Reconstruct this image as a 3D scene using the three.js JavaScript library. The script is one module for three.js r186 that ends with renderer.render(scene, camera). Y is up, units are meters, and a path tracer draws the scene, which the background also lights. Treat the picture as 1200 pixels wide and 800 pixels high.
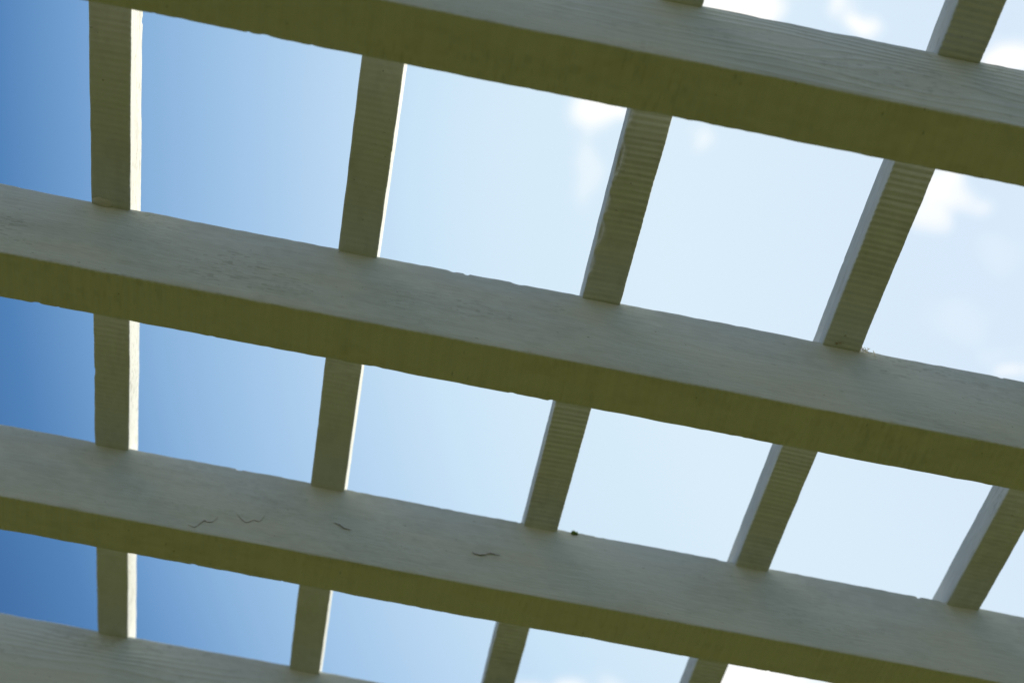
import * as THREE from 'three';
import { mergeGeometries } from 'three/addons/utils/BufferGeometryUtils.js';

// ------------------------------------------------------------------ camera, sky, sun, exposure
const EYE = 1.6, W = 1200, H = 800, FOCAL = 1716.88;              // FOCAL in pixels of the 1200 x 800 photograph
const scene = new THREE.Scene();
const camera = new THREE.PerspectiveCamera(2 * Math.atan(400 / FOCAL) * 180 / Math.PI, W / H, 0.05, 4000);
camera.position.set(0, EYE, 0);
camera.rotation.set(0.892637, -0.057611, 0.144563, 'YXZ');
camera.updateMatrixWorld(true);
camera.focus = 1.86;                                                // sharp on the second rafter
camera.userData.fStop = 3.2;
scene.add(camera);

const renderer = new THREE.WebGLRenderer({ antialias: true });
renderer.setSize(1024, 682);
renderer.toneMapping = THREE.LinearToneMapping;
const EXPOSURE = 1.62;
renderer.toneMappingExposure = EXPOSURE;
renderer.shadowMap.enabled = true;

const rad = (d) => d * Math.PI / 180;
const SUN_AZ = rad(61), SUN_EL = rad(50);                           // azimuth to the right of the view's depth axis (-z)
const sunDir = new THREE.Vector3(Math.sin(SUN_AZ) * Math.cos(SUN_EL), Math.sin(SUN_EL), -Math.cos(SUN_AZ) * Math.cos(SUN_EL));
const sun = new THREE.DirectionalLight(new THREE.Color(1, 0.9, 0.75), 3.35);
sun.position.copy(sunDir).multiplyScalar(30);
sun.target.position.set(0, 2, -1.2);
sun.castShadow = true;
sun.shadow.mapSize.set(4096, 4096);
Object.assign(sun.shadow.camera, { left: -5, right: 5, top: 5, bottom: -5, near: 5, far: 60 });
scene.add(sun, sun.target);

// seeded random numbers and value noise
function rng(seed) { let s = seed >>> 0; return () => { s = (s + 0x6D2B79F5) >>> 0; let t = s; t = Math.imul(t ^ (t >>> 15), t | 1); t ^= t + Math.imul(t ^ (t >>> 7), t | 61); return ((t ^ (t >>> 14)) >>> 0) / 4294967296; }; }
function hash(x, y, z) { let h = Math.imul(x, 374761393) ^ Math.imul(y, 668265263) ^ Math.imul(z, 1274126177); h = Math.imul(h ^ (h >>> 13), 1274126177); return ((h ^ (h >>> 16)) >>> 0) / 4294967296; }
const fade = (t) => t * t * (3 - 2 * t), mix = (a, b, t) => a + (b - a) * t, clamp = (v, a = 0, b = 1) => v < a ? a : v > b ? b : v;
const smooth = (a, b, v) => fade(clamp((v - a) / (b - a)));
function noise2(x, y, s = 0) {                                       // 0..1
  const i = Math.floor(x), j = Math.floor(y), u = fade(x - i), v = fade(y - j);
  return mix(mix(hash(i, j, s), hash(i + 1, j, s), u), mix(hash(i, j + 1, s), hash(i + 1, j + 1, s), u), v);
}
function noise3(x, y, z) {
  const k = Math.floor(z), w = fade(z - k);
  return mix(noise2(x, y, k * 7 + 11), noise2(x, y, k * 7 + 18), w);
}
function fbm3(x, y, z, n = 5) { let a = 0.5, t = 0, q = 0; for (let i = 0; i < n; i++) { t += a * noise3(x, y, z); q += a; a *= 0.5; x = x * 2.03 + 5.1; y = y * 2.03 + 1.7; z = z * 2.03 + 9.2; } return t / q; }

// direction of a pixel of the photograph
function dirOf(px, py) { return new THREE.Vector3((px - 600) / FOCAL, (400 - py) / FOCAL, -1).applyQuaternion(camera.quaternion).normalize(); }

// the sky: clear air paling towards the sun and the horizon, with fair-weather clouds
{
  const NW = 2048, NH = 1024, data = new Float32Array(NW * NH * 4);
  const lin = (r, g, b) => { const c = new THREE.Color().setRGB(r / 255, g / 255, b / 255, THREE.SRGBColorSpace); return [c.r, c.g, c.b]; };
  const ramp = [[0, lin(232, 243, 252)], [18, lin(216, 234, 251)], [29, lin(219, 238, 251)], [35, lin(212, 234, 250)], [38, lin(202, 228, 248)], [41.5, lin(184, 214, 242)], [45, lin(160, 197, 233)], [48, lin(138, 179, 221)], [50.5, lin(112, 158, 208)], [53.5, lin(76, 127, 183)], [56.5, lin(56, 106, 163)], [61, lin(48, 97, 153)], [90, lin(48, 97, 153)], [180, lin(54, 103, 158)]];
  const airAt = (deg) => { let i = 1; while (i < ramp.length - 1 && ramp[i][0] < deg) i++; const a = ramp[i - 1], b = ramp[i], t = clamp((deg - a[0]) / (b[0] - a[0])); return [0, 1, 2].map((k) => mix(a[1][k], b[1][k], t)); };
  const haze = lin(176, 200, 224), ground = [0.07, 0.1, 0.03];
  // clouds seen between the slats: pixel, radius in degrees (across, down), density
  const puffs = [[890, -8, 1.7, .8, 1.0], [988, 10, .7, 0.7, .85], [1008, 32, .6, .4, .85], [862, 4, 1.5, 0.7, 1.0], [1203, 66, 1.0, 0.6, 1.0], [1172, 78, .7, .4, .9], [700, 140, 0.85, 0.75, 0.85], [722, 128, 0.8, .45, 0.9], [689, 205, 0.5, 1.1, 0.28],
    [1098, 216, .75, 0.55, 0.9], [1145, 228, 0.6, 0.3, 0.45], [1083, 240, .5, .6, .6], [820, 152, 0.6, 0.4, 0.4], [1188, 437, 0.6, 0.3, 0.7], [1160, 410, .8, .5, .16], [1120, 370, 1.0, .9, .13], [1165, 295, .9, .6, .12],
    [640, 806, 1.6, 0.5, 1.0], [658, 797, .6, .45, .8], [910, 815, 2.8, 1.5, 1.0], [880, 796, 1.3, 0.8, 1.0]].map(([x, y, rx, ry, a]) => ({ d: dirOf(x, y), rx: rad(rx), ry: rad(ry), a }));
  const q = camera.quaternion.clone().invert(), v = new THREE.Vector3(), d = new THREE.Vector3();
  const frameDir = dirOf(600, 400);
  for (let j = 0; j < NH; j++) {
    const lat = ((j + 0.5) / NH - 0.5) * Math.PI, y = Math.sin(lat), c = Math.cos(lat);
    for (let i = 0; i < NW; i++) {
      const lon = ((i + 0.5) / NW - 0.5) * 2 * Math.PI; d.set(Math.cos(lon) * c, y, Math.sin(lon) * c);
      const o = (j * NW + i) * 4;
      let col;
      if (y < -0.01) col = ground;
      else {
        const deg = Math.acos(clamp(d.dot(sunDir), -1, 1)) * 180 / Math.PI;
        col = airAt(deg + 3 * (fbm3(d.x * 3, d.y * 3, d.z * 3, 3) - 0.5));
        const hz = Math.exp(-Math.max(y, 0) / 0.2); col = col.map((k, n) => mix(k, haze[n], 0.8 * hz));
        let cl = 0;
        const seen = frameDir.dot(d);
        if (seen > 0.85) {
          const wx = rad(2.6) * (fbm3(d.x * 26, d.y * 26, d.z * 26) - 0.5), wy = rad(2.2) * (fbm3(d.x * 22 + 40, d.y * 22, d.z * 22) - 0.5);
          for (const p of puffs) {
            v.copy(d).sub(p.d).applyQuaternion(q);
            const e = Math.hypot((v.x + wx) / p.rx, (v.y + wy) / p.ry);
            if (e < 2.3) cl = 1 - (1 - cl) * (1 - p.a * (1 - smooth(0.2, 1.6, e + 1.9 * (fbm3(d.x * 48, d.y * 48, d.z * 48, 6) - 0.5))));
          }
        }
        // the broken cloud field that fills the rest of the sky, on a layer overhead
        const far = 1 - smooth(0.86, 0.93, seen), k = 1 / (Math.max(y, 0) + 0.12);
        if (far > 0) { const f = fbm3(d.x * k * 1.6 + 3, d.z * k * 1.6 + 8, 2.5, 5); cl = Math.max(cl, far * 0.95 * smooth(0.55, 0.69, f)); }
        const white = [1.12, 1.1, 1.07];
        col = col.map((a, n) => mix(a, white[n], cl));
      }
      data[o] = col[0] / EXPOSURE; data[o + 1] = col[1] / EXPOSURE; data[o + 2] = col[2] / EXPOSURE; data[o + 3] = 1;
    }
  }
  const sky = new THREE.DataTexture(data, NW, NH, THREE.RGBAFormat, THREE.FloatType);
  sky.mapping = THREE.EquirectangularReflectionMapping; sky.magFilter = sky.minFilter = THREE.LinearFilter; sky.wrapS = THREE.RepeatWrapping; sky.needsUpdate = true;
  scene.background = sky; scene.environment = sky;
}

// ------------------------------------------------------------------ helpers
const shade = (m) => { m.castShadow = true; m.receiveShadow = true; return m; };
function part(name, geometry, material, parent) { const m = shade(new THREE.Mesh(geometry, material)); m.name = name; parent.add(m); return m; }
function texture(data, w, h, srgb) {
  const t = new THREE.DataTexture(data, w, h, THREE.RGBAFormat); t.wrapS = t.wrapT = THREE.RepeatWrapping; t.magFilter = THREE.LinearFilter; t.minFilter = THREE.LinearMipmapLinearFilter; t.generateMipmaps = true;
  if (srgb) t.colorSpace = THREE.SRGBColorSpace; t.needsUpdate = true; return t;
}

// painted rough-sawn timber: colour and relief, laid out as (along the stick, round its section)
const TEX_LEN = 1.6;                                                // metres of stick per repeat
function timber({ b, h, seed, ridges, grain, marks = [], relief = 0.002, pores = 0.22, tint = [0.645, 0.672, 0.625] }) {
  const P = 2 * (b + h), w = 2048, n = P > 0.3 ? 512 : 256, R = rng(seed * 77 + 5);
  const col = new Uint8Array(w * n * 4), bmp = new Uint8Array(w * n * 4), hgt = new Float32Array(w * n), dirt = new Float32Array(w * n), warm = new Float32Array(w * n);
  const period = (f) => Math.max(1, Math.round(f * TEX_LEN));       // cells per repeat, so that the pattern closes
  const tile = (u, f, s, y) => { const p = period(f), x = u * p, i = Math.floor(x), t = fade(x - i), j = Math.floor(y), k = fade(y - j); const a = i % p, c = (i + 1) % p; return mix(mix(hash(a, j, s), hash(c, j, s), t), mix(hash(a, j + 1, s), hash(c, j + 1, s), t), k); };
  for (let j = 0; j < n; j++) {
    const s = (j + 0.5) / n * P;                                    // metres round the section, from the lower front corner up
    const sideA = s < h, top = s >= h && s < h + b, sideB = s >= h + b && s < 2 * h + b, flat = !sideA && !sideB;
    for (let i = 0; i < w; i++) {
      const u = (i + 0.5) / w, x = u * TEX_LEN, o = j * w + i;
      let g, streak = 0;
      const warp = tile(u, 6, seed + 3, s * 20) * 0.012 + tile(u, 22, seed + 4, s * 60) * 0.003;
      if (flat) {                                                   // saw marks across the stick
        const q = x + 0.0022 * (tile(u, 8, seed + 9, s * 18) - .5) + 0.001 * Math.sin(s * 40 + seed);
        const uq = ((q / TEX_LEN) % 1 + 1) % 1, f1 = Math.sin(uq * period(112) * 2 * Math.PI + 7 * tile(uq, 14, seed + 1, 0)), f2 = tile(uq, 330, seed + 2, s * 6);
        const part = 0.35 + 0.65 * tile(u, 10, seed + 10, s * 25);
        g = 0.5 + ridges * part * (f1 * 0.42 + (f2 - .5) * 0.45) + 0.06 * (tile(u, 260, seed + 12, s * 260) - .5);
        streak = (tile(uq, 170, seed + 14, s * 5) - .5) * ridges;
      } else {                                                      // grain along the stick
        const level = 5.5 * tile(u, 2.5, seed + 5, s * 11) + 2.2 * tile(u, 7, seed + 6, s * 26) + (s + warp) * 70;
        const ring = Math.pow(0.5 + 0.5 * Math.sin(level * 6.283), 3), f1 = tile(u, 34, seed + 6, (s + warp) * 420), f2 = tile(u, 150, seed + 7, s * 700), f3 = tile(u, 70, seed + 13, s * 120);
        g = 0.5 - 0.30 * grain * ring * smooth(0.35, 0.75, tile(u, 3, seed + 8, s * 12)) + 0.1 * (f1 - .5) + 0.09 * (f2 - .5) + 0.1 * (f3 - .5);
        streak = 0.5 * (tile(u, 9, seed + 14, (s + warp) * 260) - .5);
      }
      hgt[o] = g;
      // grime held in the pores, in patches
      const patch = smooth(0.42, 0.75, 0.6 * tile(u, 7, seed + 21, s * 16) + 0.4 * tile(u, 24, seed + 22, s * 60));
      const pore = smooth(0.66, 0.8, flat ? tile(u, 300, seed + 23, s * 70) : tile(u, 120, seed + 23, s * 650));
      const film = tile(u, 6, seed + 24, s * 16) * 0.4 + tile(u, 22, seed + 25, s * 45) * 0.3 + tile(u, 80, seed + 26, s * 150) * 0.3;
      dirt[o] = (flat ? 0.1 : pores) * patch * pore + 0.11 * smooth(0.4, 0.8, film) + 0.05 * R() + 0.15 * streak + 0.05;
      warm[o] = smooth(0.5, 0.85, tile(u, 9, seed + 30, s * 30)) * 0.5;
    }
  }
  // single flecks: dents, knots and specks of dirt
  const fleck = (x, s, lx, ls, a, dent, rust = 0) => {
    const i0 = Math.round(x / TEX_LEN * w), j0 = Math.round(s / P * n), ri = Math.ceil(lx / TEX_LEN * w) + 1, rj = Math.ceil(ls / P * n) + 1;
    for (let j = -rj; j <= rj; j++) for (let i = -ri; i <= ri; i++) {
      const e = Math.hypot(i / w * TEX_LEN / lx, j / n * P / ls) + 0.5 * (hash(i0 + i, j0 + j, seed) - .5);
      if (e > 1) continue; const o = (((j0 + j) % n + n) % n) * w + (((i0 + i) % w + w) % w);
      dirt[o] += a * (1 - e); hgt[o] -= dent * (1 - e); if (rust) warm[o] = Math.max(warm[o], rust * (1 - e) * 2);
    }
  };
  for (let k = 0; k < 130; k++) { const s = R() * P, flat = (s >= h && s < h + b) || s >= 2 * h + b, l = 0.0008 + R() * R() * 0.004; fleck(R() * TEX_LEN, s, flat ? 0.0007 + R() * .0008 : l, flat ? l : 0.0005 + R() * .0005, 0.25 + R() * 0.4, 0.5); }
  for (const m of marks) fleck(...m);
  for (let o = 0; o < w * n; o++) {
    const d = clamp(dirt[o], 0, 0.9), q = warm[o], z = hgt[o];
    const a = [tint[0] * (1 - 0.86 * d), tint[1] * (1 - 0.86 * d) * (1 - 0.03 * q), tint[2] * (1 - 0.93 * d) * (1 - 0.09 * q)];
    if (q > 1) { const t = clamp(q - 1) * 0.8; a[0] = mix(a[0], 0.3, t); a[1] = mix(a[1], 0.13, t); a[2] = mix(a[2], 0.04, t); }
    for (let k = 0; k < 3; k++) { const c = a[k]; col[o * 4 + k] = clamp(c <= 0.0031308 ? 12.92 * c : 1.055 * Math.pow(c, 1 / 2.4) - 0.055) * 255; bmp[o * 4 + k] = clamp(z) * 255; }
    col[o * 4 + 3] = bmp[o * 4 + 3] = 255;
  }
  return new THREE.MeshStandardMaterial({ map: texture(col, w, n, true), bumpMap: texture(bmp, w, n, false), bumpScale: relief, roughness: 0.72, metalness: 0 });
}

// a sawn stick lying along +X from x0 to x1, front face at z = 0 (facing +Z), back at z = -b, from y = 0 to h; edges worn, chipped and a little crooked
function stickGeometry({ b, h, x0, x1, fine0, fine1, seed, chips = [], wear = 0.62, bow = 1 }) {
  const R = rng(seed * 131 + 7), P = 2 * (b + h), r = 0.0022;
  // section as a list of [s, z, y, edge weight, edge index]; starts in the middle of the top so that the seam is out of sight
  const sec = [];
  const sides = [['top', b], ['back', h], ['bottom', b], ['front', h]];
  const put = (s, z, y, e, k) => sec.push([s, z, y, e, k]);
  const S = (z, y, side) => side === 'front' ? y : side === 'top' ? h - z : side === 'back' ? h + b + (h - y) : 2 * h + b + (b + z);
  const run = (side, pts, skip) => pts.forEach(([z, y, e, k]) => put(S(z, y, side), z, y, e, k));
  const inner = (len) => [0.012, 0.03, 0.06, 0.1].filter((t) => t < len / 2 - 0.006), steps = (len) => { const a = inner(len); return [0.0045, ...a, len / 2, ...a.map((t) => len - t).reverse(), len - 0.0045]; };
  const w8 = (t, len) => { const e = Math.min(t, len - t); return e < 0.003 ? 1 : e < 0.006 ? 0.35 : 0; };
  const corner = (z, y, dz, dy, k, s0) => { for (let n = 0; n <= 3; n++) { const a = n / 3 * Math.PI / 2; const zz = z + dz[0] * r * (1 - Math.sin(a)) + dz[1] * r * (1 - Math.cos(a)), yy = y + dy[0] * r * (1 - Math.sin(a)) + dy[1] * r * (1 - Math.cos(a)); put(s0 + (n - 1.5) * 0.0008, zz, yy, 1, k); } };
  // edges: 0 top back, 1 bottom back, 2 bottom front, 3 top front
  put(h + b / 2, -b / 2, h, 0, -1);
  steps(b).filter((t) => t > b / 2).forEach((t) => put(h + t, -t, h, w8(t, b), 0));
  corner(-b, h, [1, 0], [0, -1], 0, h + b);
  steps(h).forEach((t) => put(h + b + t, -b, h - t, w8(t, h), t < h / 2 ? 0 : 1));
  corner(-b, 0, [0, 1], [1, 0], 1, 2 * h + b);
  steps(b).forEach((t) => put(2 * h + b + t, -b + t, 0, w8(t, b), t < b / 2 ? 1 : 2));
  corner(0, 0, [-1, 0], [0, 1], 2, P);
  steps(h).forEach((t) => put(P + t, 0, t, w8(t, h), t < h / 2 ? 2 : 3));
  corner(0, h, [0, -1], [-1, 0], 3, P + h);
  steps(b).filter((t) => t < b / 2).forEach((t) => put(P + h + t, -t, h, w8(t, b), 3));
  put(P + h + b / 2, -b / 2, h, 0, -1);
  const xs = []; for (let x = x0; x < x1 - 1e-6;) { xs.push(x); x += (x > fine0 && x < fine1) ? 0.003 : 0.03; } xs.push(x1);
  const list = chips.slice();
  for (let k = 0; k < 46 * wear; k++) list.push([Math.floor(R() * 4), fine0 + R() * (fine1 - fine0), 0.002 + R() * R() * 0.012, 0.0006 + R() * R() * 0.0026]);
  const pos = [], uv = [], idx = [], N = sec.length;
  xs.forEach((x, i) => {
    const bz = bow * 0.0028 * (noise2(x * 2.2, 3, seed) - .5) + bow * 0.0010 * (noise2(x * 9, 4, seed) - .5), by = bow * 0.0028 * (noise2(x * 2.0, 5, seed) - .5) + bow * 0.0010 * (noise2(x * 11, 6, seed) - .5);
    const dep = [0, 1, 2, 3].map((k) => wear * (0.0016 * (noise2(x * 26, 20 + k, seed) - .2) + 0.0011 * (noise2(x * 90, 30 + k, seed) - .3)));
    for (const [k, cx, cl, cd] of list) { const e = Math.abs(x - cx) / cl; if (e < 1) dep[k] += cd * (1 - e * e * e); }
    for (const [s, z, y, e, k] of sec) {
      let zz = z + bz, yy = y + by; const cz = z > -b / 2 ? -1 : 1, cyd = y > h / 2 ? -1 : 1;
      if (e > 0 && k >= 0) { const q = Math.max(0, dep[k]) * e; zz += cz * q * 0.7; yy += cyd * q * 0.7; }
      const f = 0.0005 * (noise2(x * 40, s * 40, seed + 50) - .5); if (y === 0 || y === h) yy += f; else zz += f;
      pos.push(x, yy, zz); uv.push(x / TEX_LEN, s / P);
    }
    if (i) for (let n = 0; n < N - 1; n++) { const a = (i - 1) * N + n, c = i * N + n; idx.push(a, a + 1, c, c, a + 1, c + 1); }
  });
  const g = new THREE.BufferGeometry();
  g.setAttribute('position', new THREE.Float32BufferAttribute(pos, 3)); g.setAttribute('uv', new THREE.Float32BufferAttribute(uv, 2)); g.setIndex(idx);
  // end caps
  for (const [i, flip] of [[0, false], [xs.length - 1, true]]) { const o = i * N; for (let n = 1; n < N - 2; n++) flip ? idx.push(o, o + n, o + n + 1) : idx.push(o, o + n + 1, o + n); }
  g.setIndex(idx); g.computeVertexNormals();
  return g;
}

// ------------------------------------------------------------------ ground
{
  const n = 512, col = new Uint8Array(n * n * 4);
  for (let j = 0; j < n; j++) for (let i = 0; i < n; i++) {
    const t = 0.5 * hash(i, j, 3) + 0.3 * noise2(i / 6, j / 6, 4) + 0.2 * noise2(i / 40, j / 40, 5), o = (j * n + i) * 4;
    const c = [0.047 + 0.024 * t, 0.05 + 0.026 * t, 0.0008 + 0.0008 * t];
    for (let k = 0; k < 3; k++) col[o + k] = (1.055 * Math.pow(c[k], 1 / 2.4) - 0.055) * 255; col[o + 3] = 255;
  }
  const t = texture(col, n, n, true); t.repeat.set(400, 400);
  const g = new THREE.PlaneGeometry(800, 800); g.rotateX(-Math.PI / 2);
  const lawn = shade(new THREE.Mesh(g, new THREE.MeshStandardMaterial({ map: t, roughness: 1 })));
  lawn.name = 'lawn'; lawn.userData = { kind: 'structure', label: 'short yellow green lawn under and around the pergola', category: 'lawn' }; scene.add(lawn);
}

// ------------------------------------------------------------------ the pergola
const pergola = new THREE.Group(); pergola.name = 'pergola';
pergola.userData = { label: 'weathered white timber pergola roof of rafters crossed by battens against the sky', category: 'pergola' };
scene.add(pergola);

const RB = 0.0706, RH = 0.1397, RY = EYE + 1.4;                      // rafter section and underside
const BB = 0.0513, BH = 0.0498, BY = EYE + 1.5327;                   // batten section and underside: let 7 mm into the rafters
const X0 = -2.35, X1 = 2.45, Z0 = 0.85, Z1 = -3.45;
const rafterZ = [-0.7091, -1.1394, -1.5740, -2.0106], battenX = [-0.4986, -0.1748, 0.1477, 0.4704, 0.7967];

// marks: x, s, half length along, half height round, strength, dent, rust
const rafterLook = [
  timber({ b: RB, h: RH, seed: 11, ridges: 0.42, grain: 1.1, marks: [[0.235, 0.412, 0.0025, 0.005, 0.3, 0.5], [0.242, 0.405, 0.002, 0.004, 0.25, 0.5]] }),
  timber({ b: RB, h: RH, seed: 23, ridges: 0.5, grain: 0.15, marks: [[0.0, 0.365, 0.001, 0.005, 0.5, 0.6], [0.02, 0.362, 0.001, 0.003, 0.4, 0.6]] }),
  timber({ b: RB, h: RH, seed: 37, ridges: 0.4, grain: 0.05, pores: 0.09 }),
];
const battenLook = [
  timber({ b: BB, h: BH, seed: 51, ridges: 0.22, grain: 0.4, pores: 0.4 }),
  timber({ b: BB, h: BH, seed: 58, ridges: 0.25, grain: 0.4, pores: 0.4 }),
  timber({ b: BB, h: BH, seed: 63, ridges: 0.8, grain: 0.4, relief: 0.0019 }),
  timber({ b: BB, h: BH, seed: 71, ridges: 0.75, grain: 0.4, relief: 0.0019, marks: [[1.118, 0.175, 0.0025, 0.0025, 0.5, 0.4, 0.8], [1.133, 0.168, 0.003, 0.004, 0.55, 0.3, 1], [1.131, 0.172, 0.005, 0.008, 0.12, 0.1, 0.8]] }),
  timber({ b: BB, h: BH, seed: 84, ridges: 0.4, grain: 0.4 }),
];
// rafters: four in view, more behind the camera and beyond
const rafters = [];
[...rafterZ, 0.5892, 0.1571, -0.2760, -2.4460, -2.8810, -3.3160].forEach((z, i) => {
  const seen = i < 4;
  const g = stickGeometry({ b: RB, h: RH, x0: X0, x1: X1, fine0: seen ? -0.85 : 9, fine1: seen ? 1.15 : 9, seed: 5 + i, bow: i < 3 ? 0.8 : 1 });
  if (i > 2) { const uv = g.attributes.uv; for (let k = 0; k < uv.count; k++) uv.setX(k, uv.getX(k) + 0.37 * i); }
  const m = part('rafter', g, rafterLook[i % 3], pergola); m.position.set(0, RY, z); rafters.push(m);
});
rafters[2].userData.label = 'rafter with cracked, curling paint on its side';
// battens on top of them, running in depth
const battens = [];
[...battenX, -0.8226, -1.1466, -1.4706, -1.7946, -2.1186, 1.1215, 1.4455, 1.7695, 2.0935].forEach((x, i) => {
  const seen = i < 5;
  const chips = i === 2 ? [[1, 0.855, 0.022, 0.0035], [1, 0.925, 0.03, 0.005], [1, 0.99, 0.016, 0.003], [1, 1.035, 0.022, 0.005], [1, 1.085, 0.018, 0.003]] : [];
  // local x runs away from the camera (world -z), local +z is world... left face is the front
  const g = stickGeometry({ b: BB, h: BH, x0: -Z0, x1: -Z1, fine0: seen ? 0.3 : 9, fine1: seen ? 2.3 : 9, seed: 40 + i, chips, wear: 0.35, bow: 0.5 });
  if (!seen) { const uv = g.attributes.uv; for (let k = 0; k < uv.count; k++) uv.setX(k, uv.getX(k) + 0.31 * i); }
  const m = part('batten', g, battenLook[i % 5], pergola);
  m.rotation.y = Math.PI / 2; m.position.set(x, BY, 0); battens.push(m);     // local +x -> -z, local +z -> +x, front face is turned to +x
  m.position.x = x + BB;
});
battens[2].userData.label = 'ribbed batten with paint flaking from one lower edge';
// the two header beams and six posts that carry the roof
const HB = 0.12, HH = 0.2;
for (const x of [-2.0, 2.2]) {
  const g = stickGeometry({ b: HB, h: HH, x0: -Z0 - 0.05, x1: -Z1 + 0.05, fine0: 9, fine1: 9, seed: 90 + Math.round(x), wear: 0.5 });
  const m = part('header_beam', g, rafterLook[2], pergola); m.rotation.y = Math.PI / 2; m.position.set(x, RY - HH + 0.006, 0);
  for (const z of [0.55, -1.35, -3.2]) {
    const p = stickGeometry({ b: 0.12, h: 0.12, x0: 0, x1: RY - HH + 0.012, fine0: 9, fine1: 9, seed: 97 + Math.round(z), wear: 0.5 });
    const q = part('post', p, rafterLook[1], pergola); q.rotation.z = Math.PI / 2; q.position.set(x, 0, z + 0.06);
  }
}

// paint lifting in curved cracks on the side of the third rafter: thin lips standing off the wood (points: x, height on the face)
function onFace(px, py, z) { const d = dirOf(px, py), t = z / d.z; return [d.x * t, EYE + d.y * t]; }
const lipPaint = new THREE.MeshStandardMaterial({ color: new THREE.Color().setRGB(0.62, 0.6, 0.54), roughness: 0.75, side: THREE.DoubleSide });
const bareWood = new THREE.MeshStandardMaterial({ color: new THREE.Color().setRGB(0.22, 0.18, 0.11), roughness: 0.95, side: THREE.DoubleSide });
const cracks = [
  [[220, 616], [228, 617.5], [233, 614], [240, 610.5], [244, 612], [249, 611.5], [255, 606]],
  [[277, 601], [281, 607], [290, 612], [297, 610], [304, 611], [308, 607], [310, 603]],
  [[391, 613], [397, 615], [404, 619], [412, 621]], [[552, 646], [560, 649], [567, 650], [576, 648.5], [586, 651]]];
for (const c of cracks) {
  const z = rafterZ[2], pts = new THREE.CatmullRomCurve3(c.map(([x, y]) => { const [a, b] = onFace(x, y, z); return new THREE.Vector3(a, b - RY, 0); })).getPoints(30);
  pts.forEach((p, i) => { p.y += 0.0022 * (noise2(i * 0.45, c[0][0], 5) - .5) + 0.001 * (noise2(i * 1.1, c[0][1], 6) - .5); });
  const pos = [], idx = [], bare = [], bidx = [];
  pts.forEach((p, i) => {
    const e = Math.sin(Math.PI * i / 30), up = 0.0022 * e + 0.0006, off = 0.0003 + 0.0004 * e * (0.6 + 0.4 * noise2(i * 0.4, c[0][0]));
    const gap = (0.0002 + 0.0005 * e) * (0.5 + noise2(i * 0.5, c[0][1])); bare.push(p.x, p.y + 0.0004, 0.0009, p.x, p.y - gap, 0.0009); if (i) { const a = (i - 1) * 2; bidx.push(a, a + 1, a + 2, a + 2, a + 1, a + 3); }
    pos.push(p.x, p.y, off + 0.0008, p.x, p.y + up * .5, off * 0.6 + 0.0008, p.x, p.y + up, 0.0003);
    if (i) { const a = (i - 1) * 3; idx.push(a, a + 3, a + 1, a + 1, a + 3, a + 4, a + 1, a + 4, a + 2, a + 2, a + 4, a + 5); }
  });
  const g = new THREE.BufferGeometry(); g.setAttribute('position', new THREE.Float32BufferAttribute(pos, 3)); g.setIndex(idx); g.computeVertexNormals();
  part('paint_flake', g, lipPaint, rafters[2]);
  const w = new THREE.BufferGeometry(); w.setAttribute('position', new THREE.Float32BufferAttribute(bare, 3)); w.setIndex(bidx); w.computeVertexNormals();
  part('bare_wood_crack', w, bareWood, rafters[2]);
}

// a lump of old paint where the first batten meets the second rafter
{
  const g = new THREE.SphereGeometry(1, 20, 14), p = g.attributes.position;
  for (let k = 0; k < p.count; k++) { const f = 0.75 + 0.5 * noise3(p.getX(k) * 2 + 4, p.getY(k) * 2, p.getZ(k) * 2 + 3); p.setXYZ(k, p.getX(k) * f * 0.0085, p.getY(k) * f * 0.0035, p.getZ(k) * f * 0.011); }
  g.computeVertexNormals();
  const m = part('paint_lump', g, lipPaint, battens[0]); m.position.set(-rafterZ[1] - 0.004, 0.0005, -BB + 0.015);
}

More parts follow.
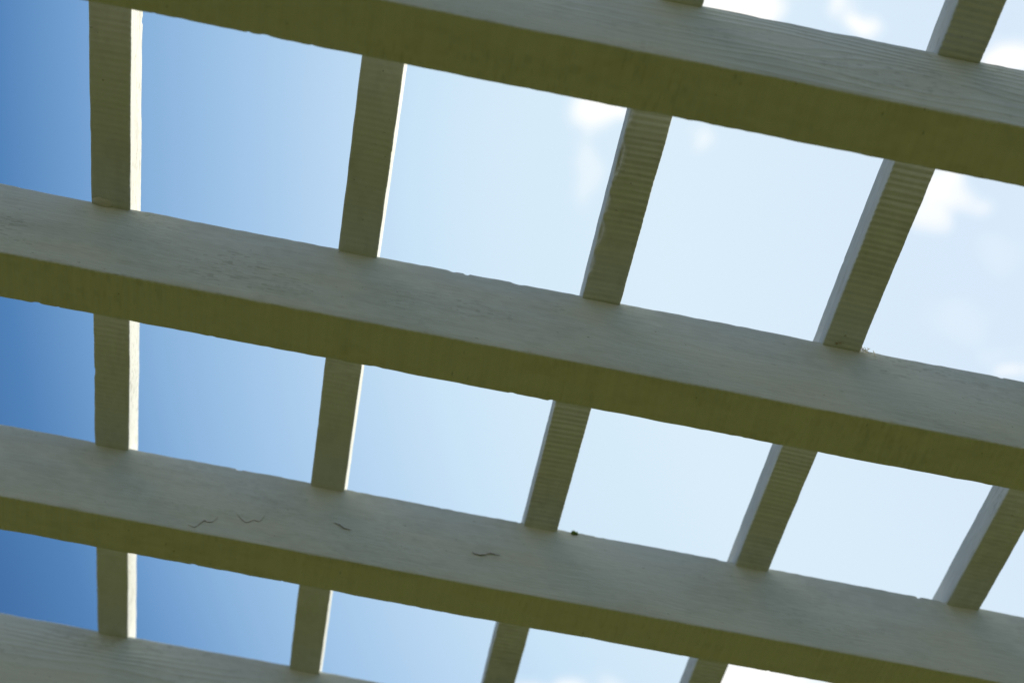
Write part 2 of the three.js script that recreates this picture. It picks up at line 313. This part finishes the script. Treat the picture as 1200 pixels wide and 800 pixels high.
// ------------------------------------------------------------------ small things caught on the timber
function tuft(name, label, category, at, material, make, group) {
  const gs = make(); const m = shade(new THREE.Mesh(mergeGeometries(gs), material)); m.name = name; m.position.copy(at); m.userData = { label, category }; if (group) m.userData.group = group; scene.add(m); return m;
}
function topEdge(px, k) { // point on the top front edge of rafter k under a pixel column
  const y = RY + RH - EYE, z = rafterZ[k]; let lo = -2, hi = 2; const v = new THREE.Vector3();
  for (let i = 0; i < 40; i++) { const x = (lo + hi) / 2; v.set(x, y + EYE, z).project(camera); (v.x + 1) * 600 < px ? lo = x : hi = x; }
  return new THREE.Vector3(lo, y + EYE, z);
}
const mossMat = new THREE.MeshStandardMaterial({ color: new THREE.Color().setRGB(0.1, 0.17, 0.015), roughness: 1, side: THREE.DoubleSide });
const moss = (size, seed) => () => {
  const R = rng(seed), out = [];
  for (let k = 0; k < 70; k++) {
    const g = new THREE.ConeGeometry(0.0006 + R() * 0.0005, 0.003 + R() * 0.003, 4); g.translate(0, 0.0015, 0);
    g.rotateX((R() - 0.3) * 1.6); g.rotateZ((R() - .5) * 1.8);
    const a = R() * 6.283, r = Math.sqrt(R()) * size; g.translate(Math.cos(a) * r, (R() - .75) * size * 0.9, Math.sin(a) * r * 0.5 - 0.0005); out.push(g);
  }
  return out;
};
tuft('moss_tuft', 'tiny green moss tuft on the top edge of the rafter with curling paint', 'moss', topEdge(673.5, 2).add(new THREE.Vector3(0, -0.004, 0.001)), mossMat, moss(0.0045, 4));
const fibreMat = new THREE.MeshStandardMaterial({ color: new THREE.Color().setRGB(0.62, 0.57, 0.45), roughness: 0.9 });
tuft('dry_fibre_tangle', 'pale tangle of dry fibres in the corner where batten meets rafter', 'debris', topEdge(1010, 1).add(new THREE.Vector3(0, -0.0045, 0.0015)), fibreMat, () => {
  const R = rng(9), out = [];
  for (let k = 0; k < 16; k++) {
    const c = new THREE.Vector3((R() - .55) * 0.014, (R() - .6) * 0.006, 0.001), e = () => new THREE.Vector3((R() - .5) * 0.008, (R() - .6) * 0.008, R() * 0.004);
    out.push(new THREE.TubeGeometry(new THREE.CatmullRomCurve3([c, c.clone().add(e()), c.clone().add(e()), c.clone().add(e())]), 8, 0.00035, 4));
  }
  out.push(new THREE.TubeGeometry(new THREE.CatmullRomCurve3([new THREE.Vector3(0.0145, 0.001, 0.0015), new THREE.Vector3(0.0155, -0.004, 0.002), new THREE.Vector3(0.016, -0.009, 0.001)]), 8, 0.0006, 5));
  return out;
});

renderer.render(scene, camera);
